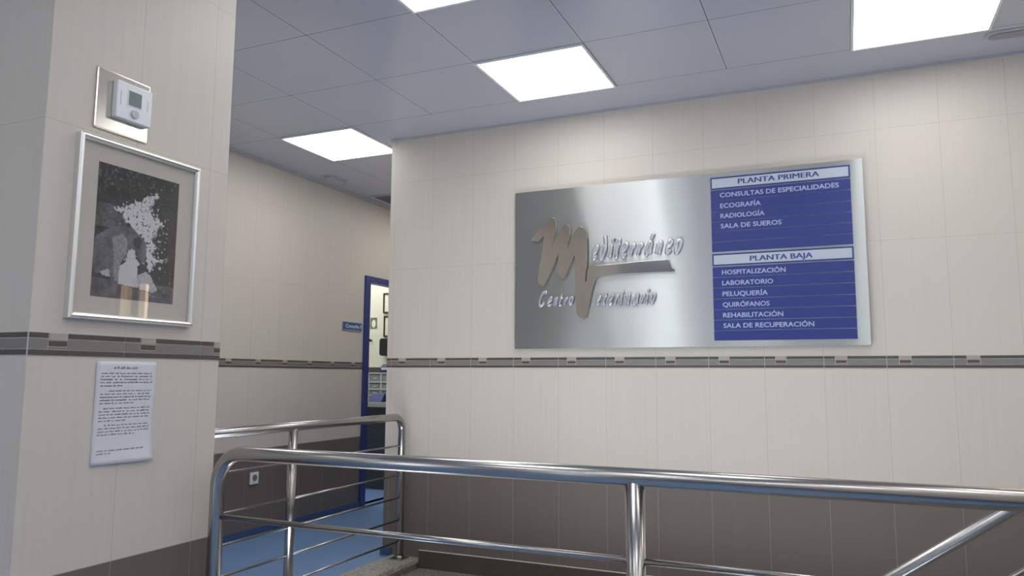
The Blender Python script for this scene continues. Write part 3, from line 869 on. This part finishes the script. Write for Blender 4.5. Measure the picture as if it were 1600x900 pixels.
loc_mb(sl, vo).build('slats', plain('vent_slats', lin(96, 98, 102), .4), VG)

# ------------------------------------------------------------------ consulting room, seen through the doorway
CT = thing('counter', 'grey worktop with dark panels inside the consulting room', 'counter', (-4.95, 6.92, 0))
cto = Vector((-4.95, 6.92, 0))
loc_mb(MB().box(-5.7, -4.2, 6.66, 7.17, .835, .885), cto).build('worktop', M_counter, CT, bevel=.004)
loc_mb(MB().box(-4.62, -4.22, 6.70, 7.16, 0, .835), cto).build('cabinet', M_darkcab, CT, bevel=.003)
loc_mb(MB().box(-5.7, -4.62, 7.10, 7.16, .30, .835), cto).build('back_panel', M_darkcab, CT)
loc_mb(MB().box(-5.68, -5.64, 6.70, 7.16, 0, .835), cto).build('leg_panel', M_darkcab, CT)
DT = thing('drawer_tower', 'white framed tower of clear drawers on the consulting room counter', 'drawer unit', (-4.54, 6.95, .885))
dto = Vector((-4.54, 6.95, .885))
db_ = MB(); tx0, tx1, ty0, ty1 = -4.69, -4.36, 6.82, 7.10
zs = [.885, .945, 1.01, 1.085, 1.18]
for z in zs: db_.box(tx0, tx1, ty0, ty1, z, z+.012)
for x in (tx0, -4.535, tx1-.012): db_.box(x, x+.012, ty0, ty1, .885, 1.19)
db_.box(tx0, tx1, ty1, ty1+.006, .885, 1.19)
loc_mb(db_, dto).build('tower_frame', M_white, DT)
clear = plain('clear_drawer', lin(150, 162, 162), .2)
for i in range(4):
    for xa, xb in ((tx0+.014, -4.537), (-4.521, tx1-.014)):
        d = loc_mb(MB().box(xa, xb, ty0+.012, ty1-.02, zs[i]+.014, zs[i+1]-.008), dto).build('drawer', clear, DT)
        xm = (xa+xb)/2; zm = (zs[i]+zs[i+1])/2
        loc_mb(MB().box(xm-.02, xm+.02, ty0+.004, ty0+.012, zm-.004, zm+.004), dto).build('drawer_pull', M_white, d)
LP = thing('label_printer', 'dark blue label printer on top of the white drawer tower', 'printer', (-4.50, 6.95, 1.192))
lpo = Vector((-4.50, 6.95, 1.192))
loc_mb(MB().prism([(6.86, 1.192), (7.04, 1.192), (7.04, 1.285), (6.92, 1.285), (6.86, 1.245)], lambda a, z, d: (d, a, z), -4.575, -4.42), lpo).build('printer_body', plain('printer_blue', lin(48, 62, 92), .4), LP, bevel=.006)
loc_mb(MB().box(-4.545, -4.46, 6.845, 6.862, 1.222, 1.245), lpo).build('label_tongue', M_paper, LP)
tag(MB().prism([(6.70, .885), (6.80, .885), (6.79, .975), (6.765, .975)], lambda a, z, d: (d, a, z), -4.60, -4.44).build('tape_dispenser', plain('bright_blue', lin(20, 42, 112), .4), None, .004),
    'bright blue wedge-shaped object on the counter in front of the drawer tower', 'dispenser')
tag(MB().box(-4.775, -4.755, 6.78, 7.05, .885, 1.155).build('folder', plain('orange_card', lin(206, 160, 104), .6), None, .002),
    'orange folder standing on the counter left of the drawer tower', 'folder', 'folders standing on the counter')
tag(MB().box(-4.742, -4.715, 6.78, 7.05, .885, 1.12).build('folder', M_black, None, .002),
    'black folder standing between the orange folder and the drawer tower', 'folder', 'folders standing on the counter')
def cert(x0, x1, z0, z1, label):
    t = thing('framed_certificate', label, 'picture', ((x0+x1)/2, RY1, z0), 'framed certificates in the consulting room')
    o = Vector(((x0+x1)/2, RY1, z0)); b = .014
    loc_mb(MB().box(x0, x1, RY1-.018, RY1, z0, z0+b).box(x0, x1, RY1-.018, RY1, z1-b, z1).box(x0, x0+b, RY1-.018, RY1, z0+b, z1-b).box(x1-b, x1, RY1-.018, RY1, z0+b, z1-b), o).build('frame', M_black, t)
    loc_mb(MB().box(x0+b, x1-b, RY1-.008, RY1, z0+b, z1-b), o).build('certificate', plain('certificate_paper', lin(232, 228, 200), .6), t)
cert(-4.765, -4.46, 1.862, 2.088, 'dark framed certificate high on the consulting room wall, upper one')
cert(-4.752, -4.45, 1.595, 1.83, 'dark framed certificate on the consulting room wall, lower one')
WP = thing('wall_photo', 'small photo of a pale animal pinned on the consulting room wall', 'picture', (-4.896, RY1, 1.69))
wpo = Vector((-4.896, RY1, 1.69))
loc_mb(MB().box(-4.941, -4.850, RY1-.003, RY1, 1.69, 1.815), wpo).build('print', plain('photo_background', lin(120, 116, 100), .5, noise_amt=.5, noise_scale=60), WP)
ell = [(-4.893+.026*math.cos(a*math.pi/10), 1.745+.045*math.sin(a*math.pi/10)) for a in range(20)]
loc_mb(MB().prism(ell, lambda a, z, d: (a, RY1-d, z), .003, .004), wpo).build('animal_shape', plain('photo_pale', lin(232, 230, 214), .5), WP)
hk = MB().tube([(-4.915, RY1, 1.556), (-4.915, RY1-.03, 1.556)], .008, 14).tube([(-4.915, RY1-.03, 1.556), (-4.915, RY1-.036, 1.556)], .016, 16)
tag(hk.build('wall_hook', M_black), 'small black round hook on the consulting room wall below the animal photo', 'hook')
bd = MB().prism(rounded(-4.75, -4.60, 1.38, 1.575, .03), lambda a, z, d: (a, RY1-d, z), 0, .10)
tag(bd.build('wall_dispenser', M_black, None, .01), 'black rounded unit on the consulting room wall above the drawer tower', 'dispenser')
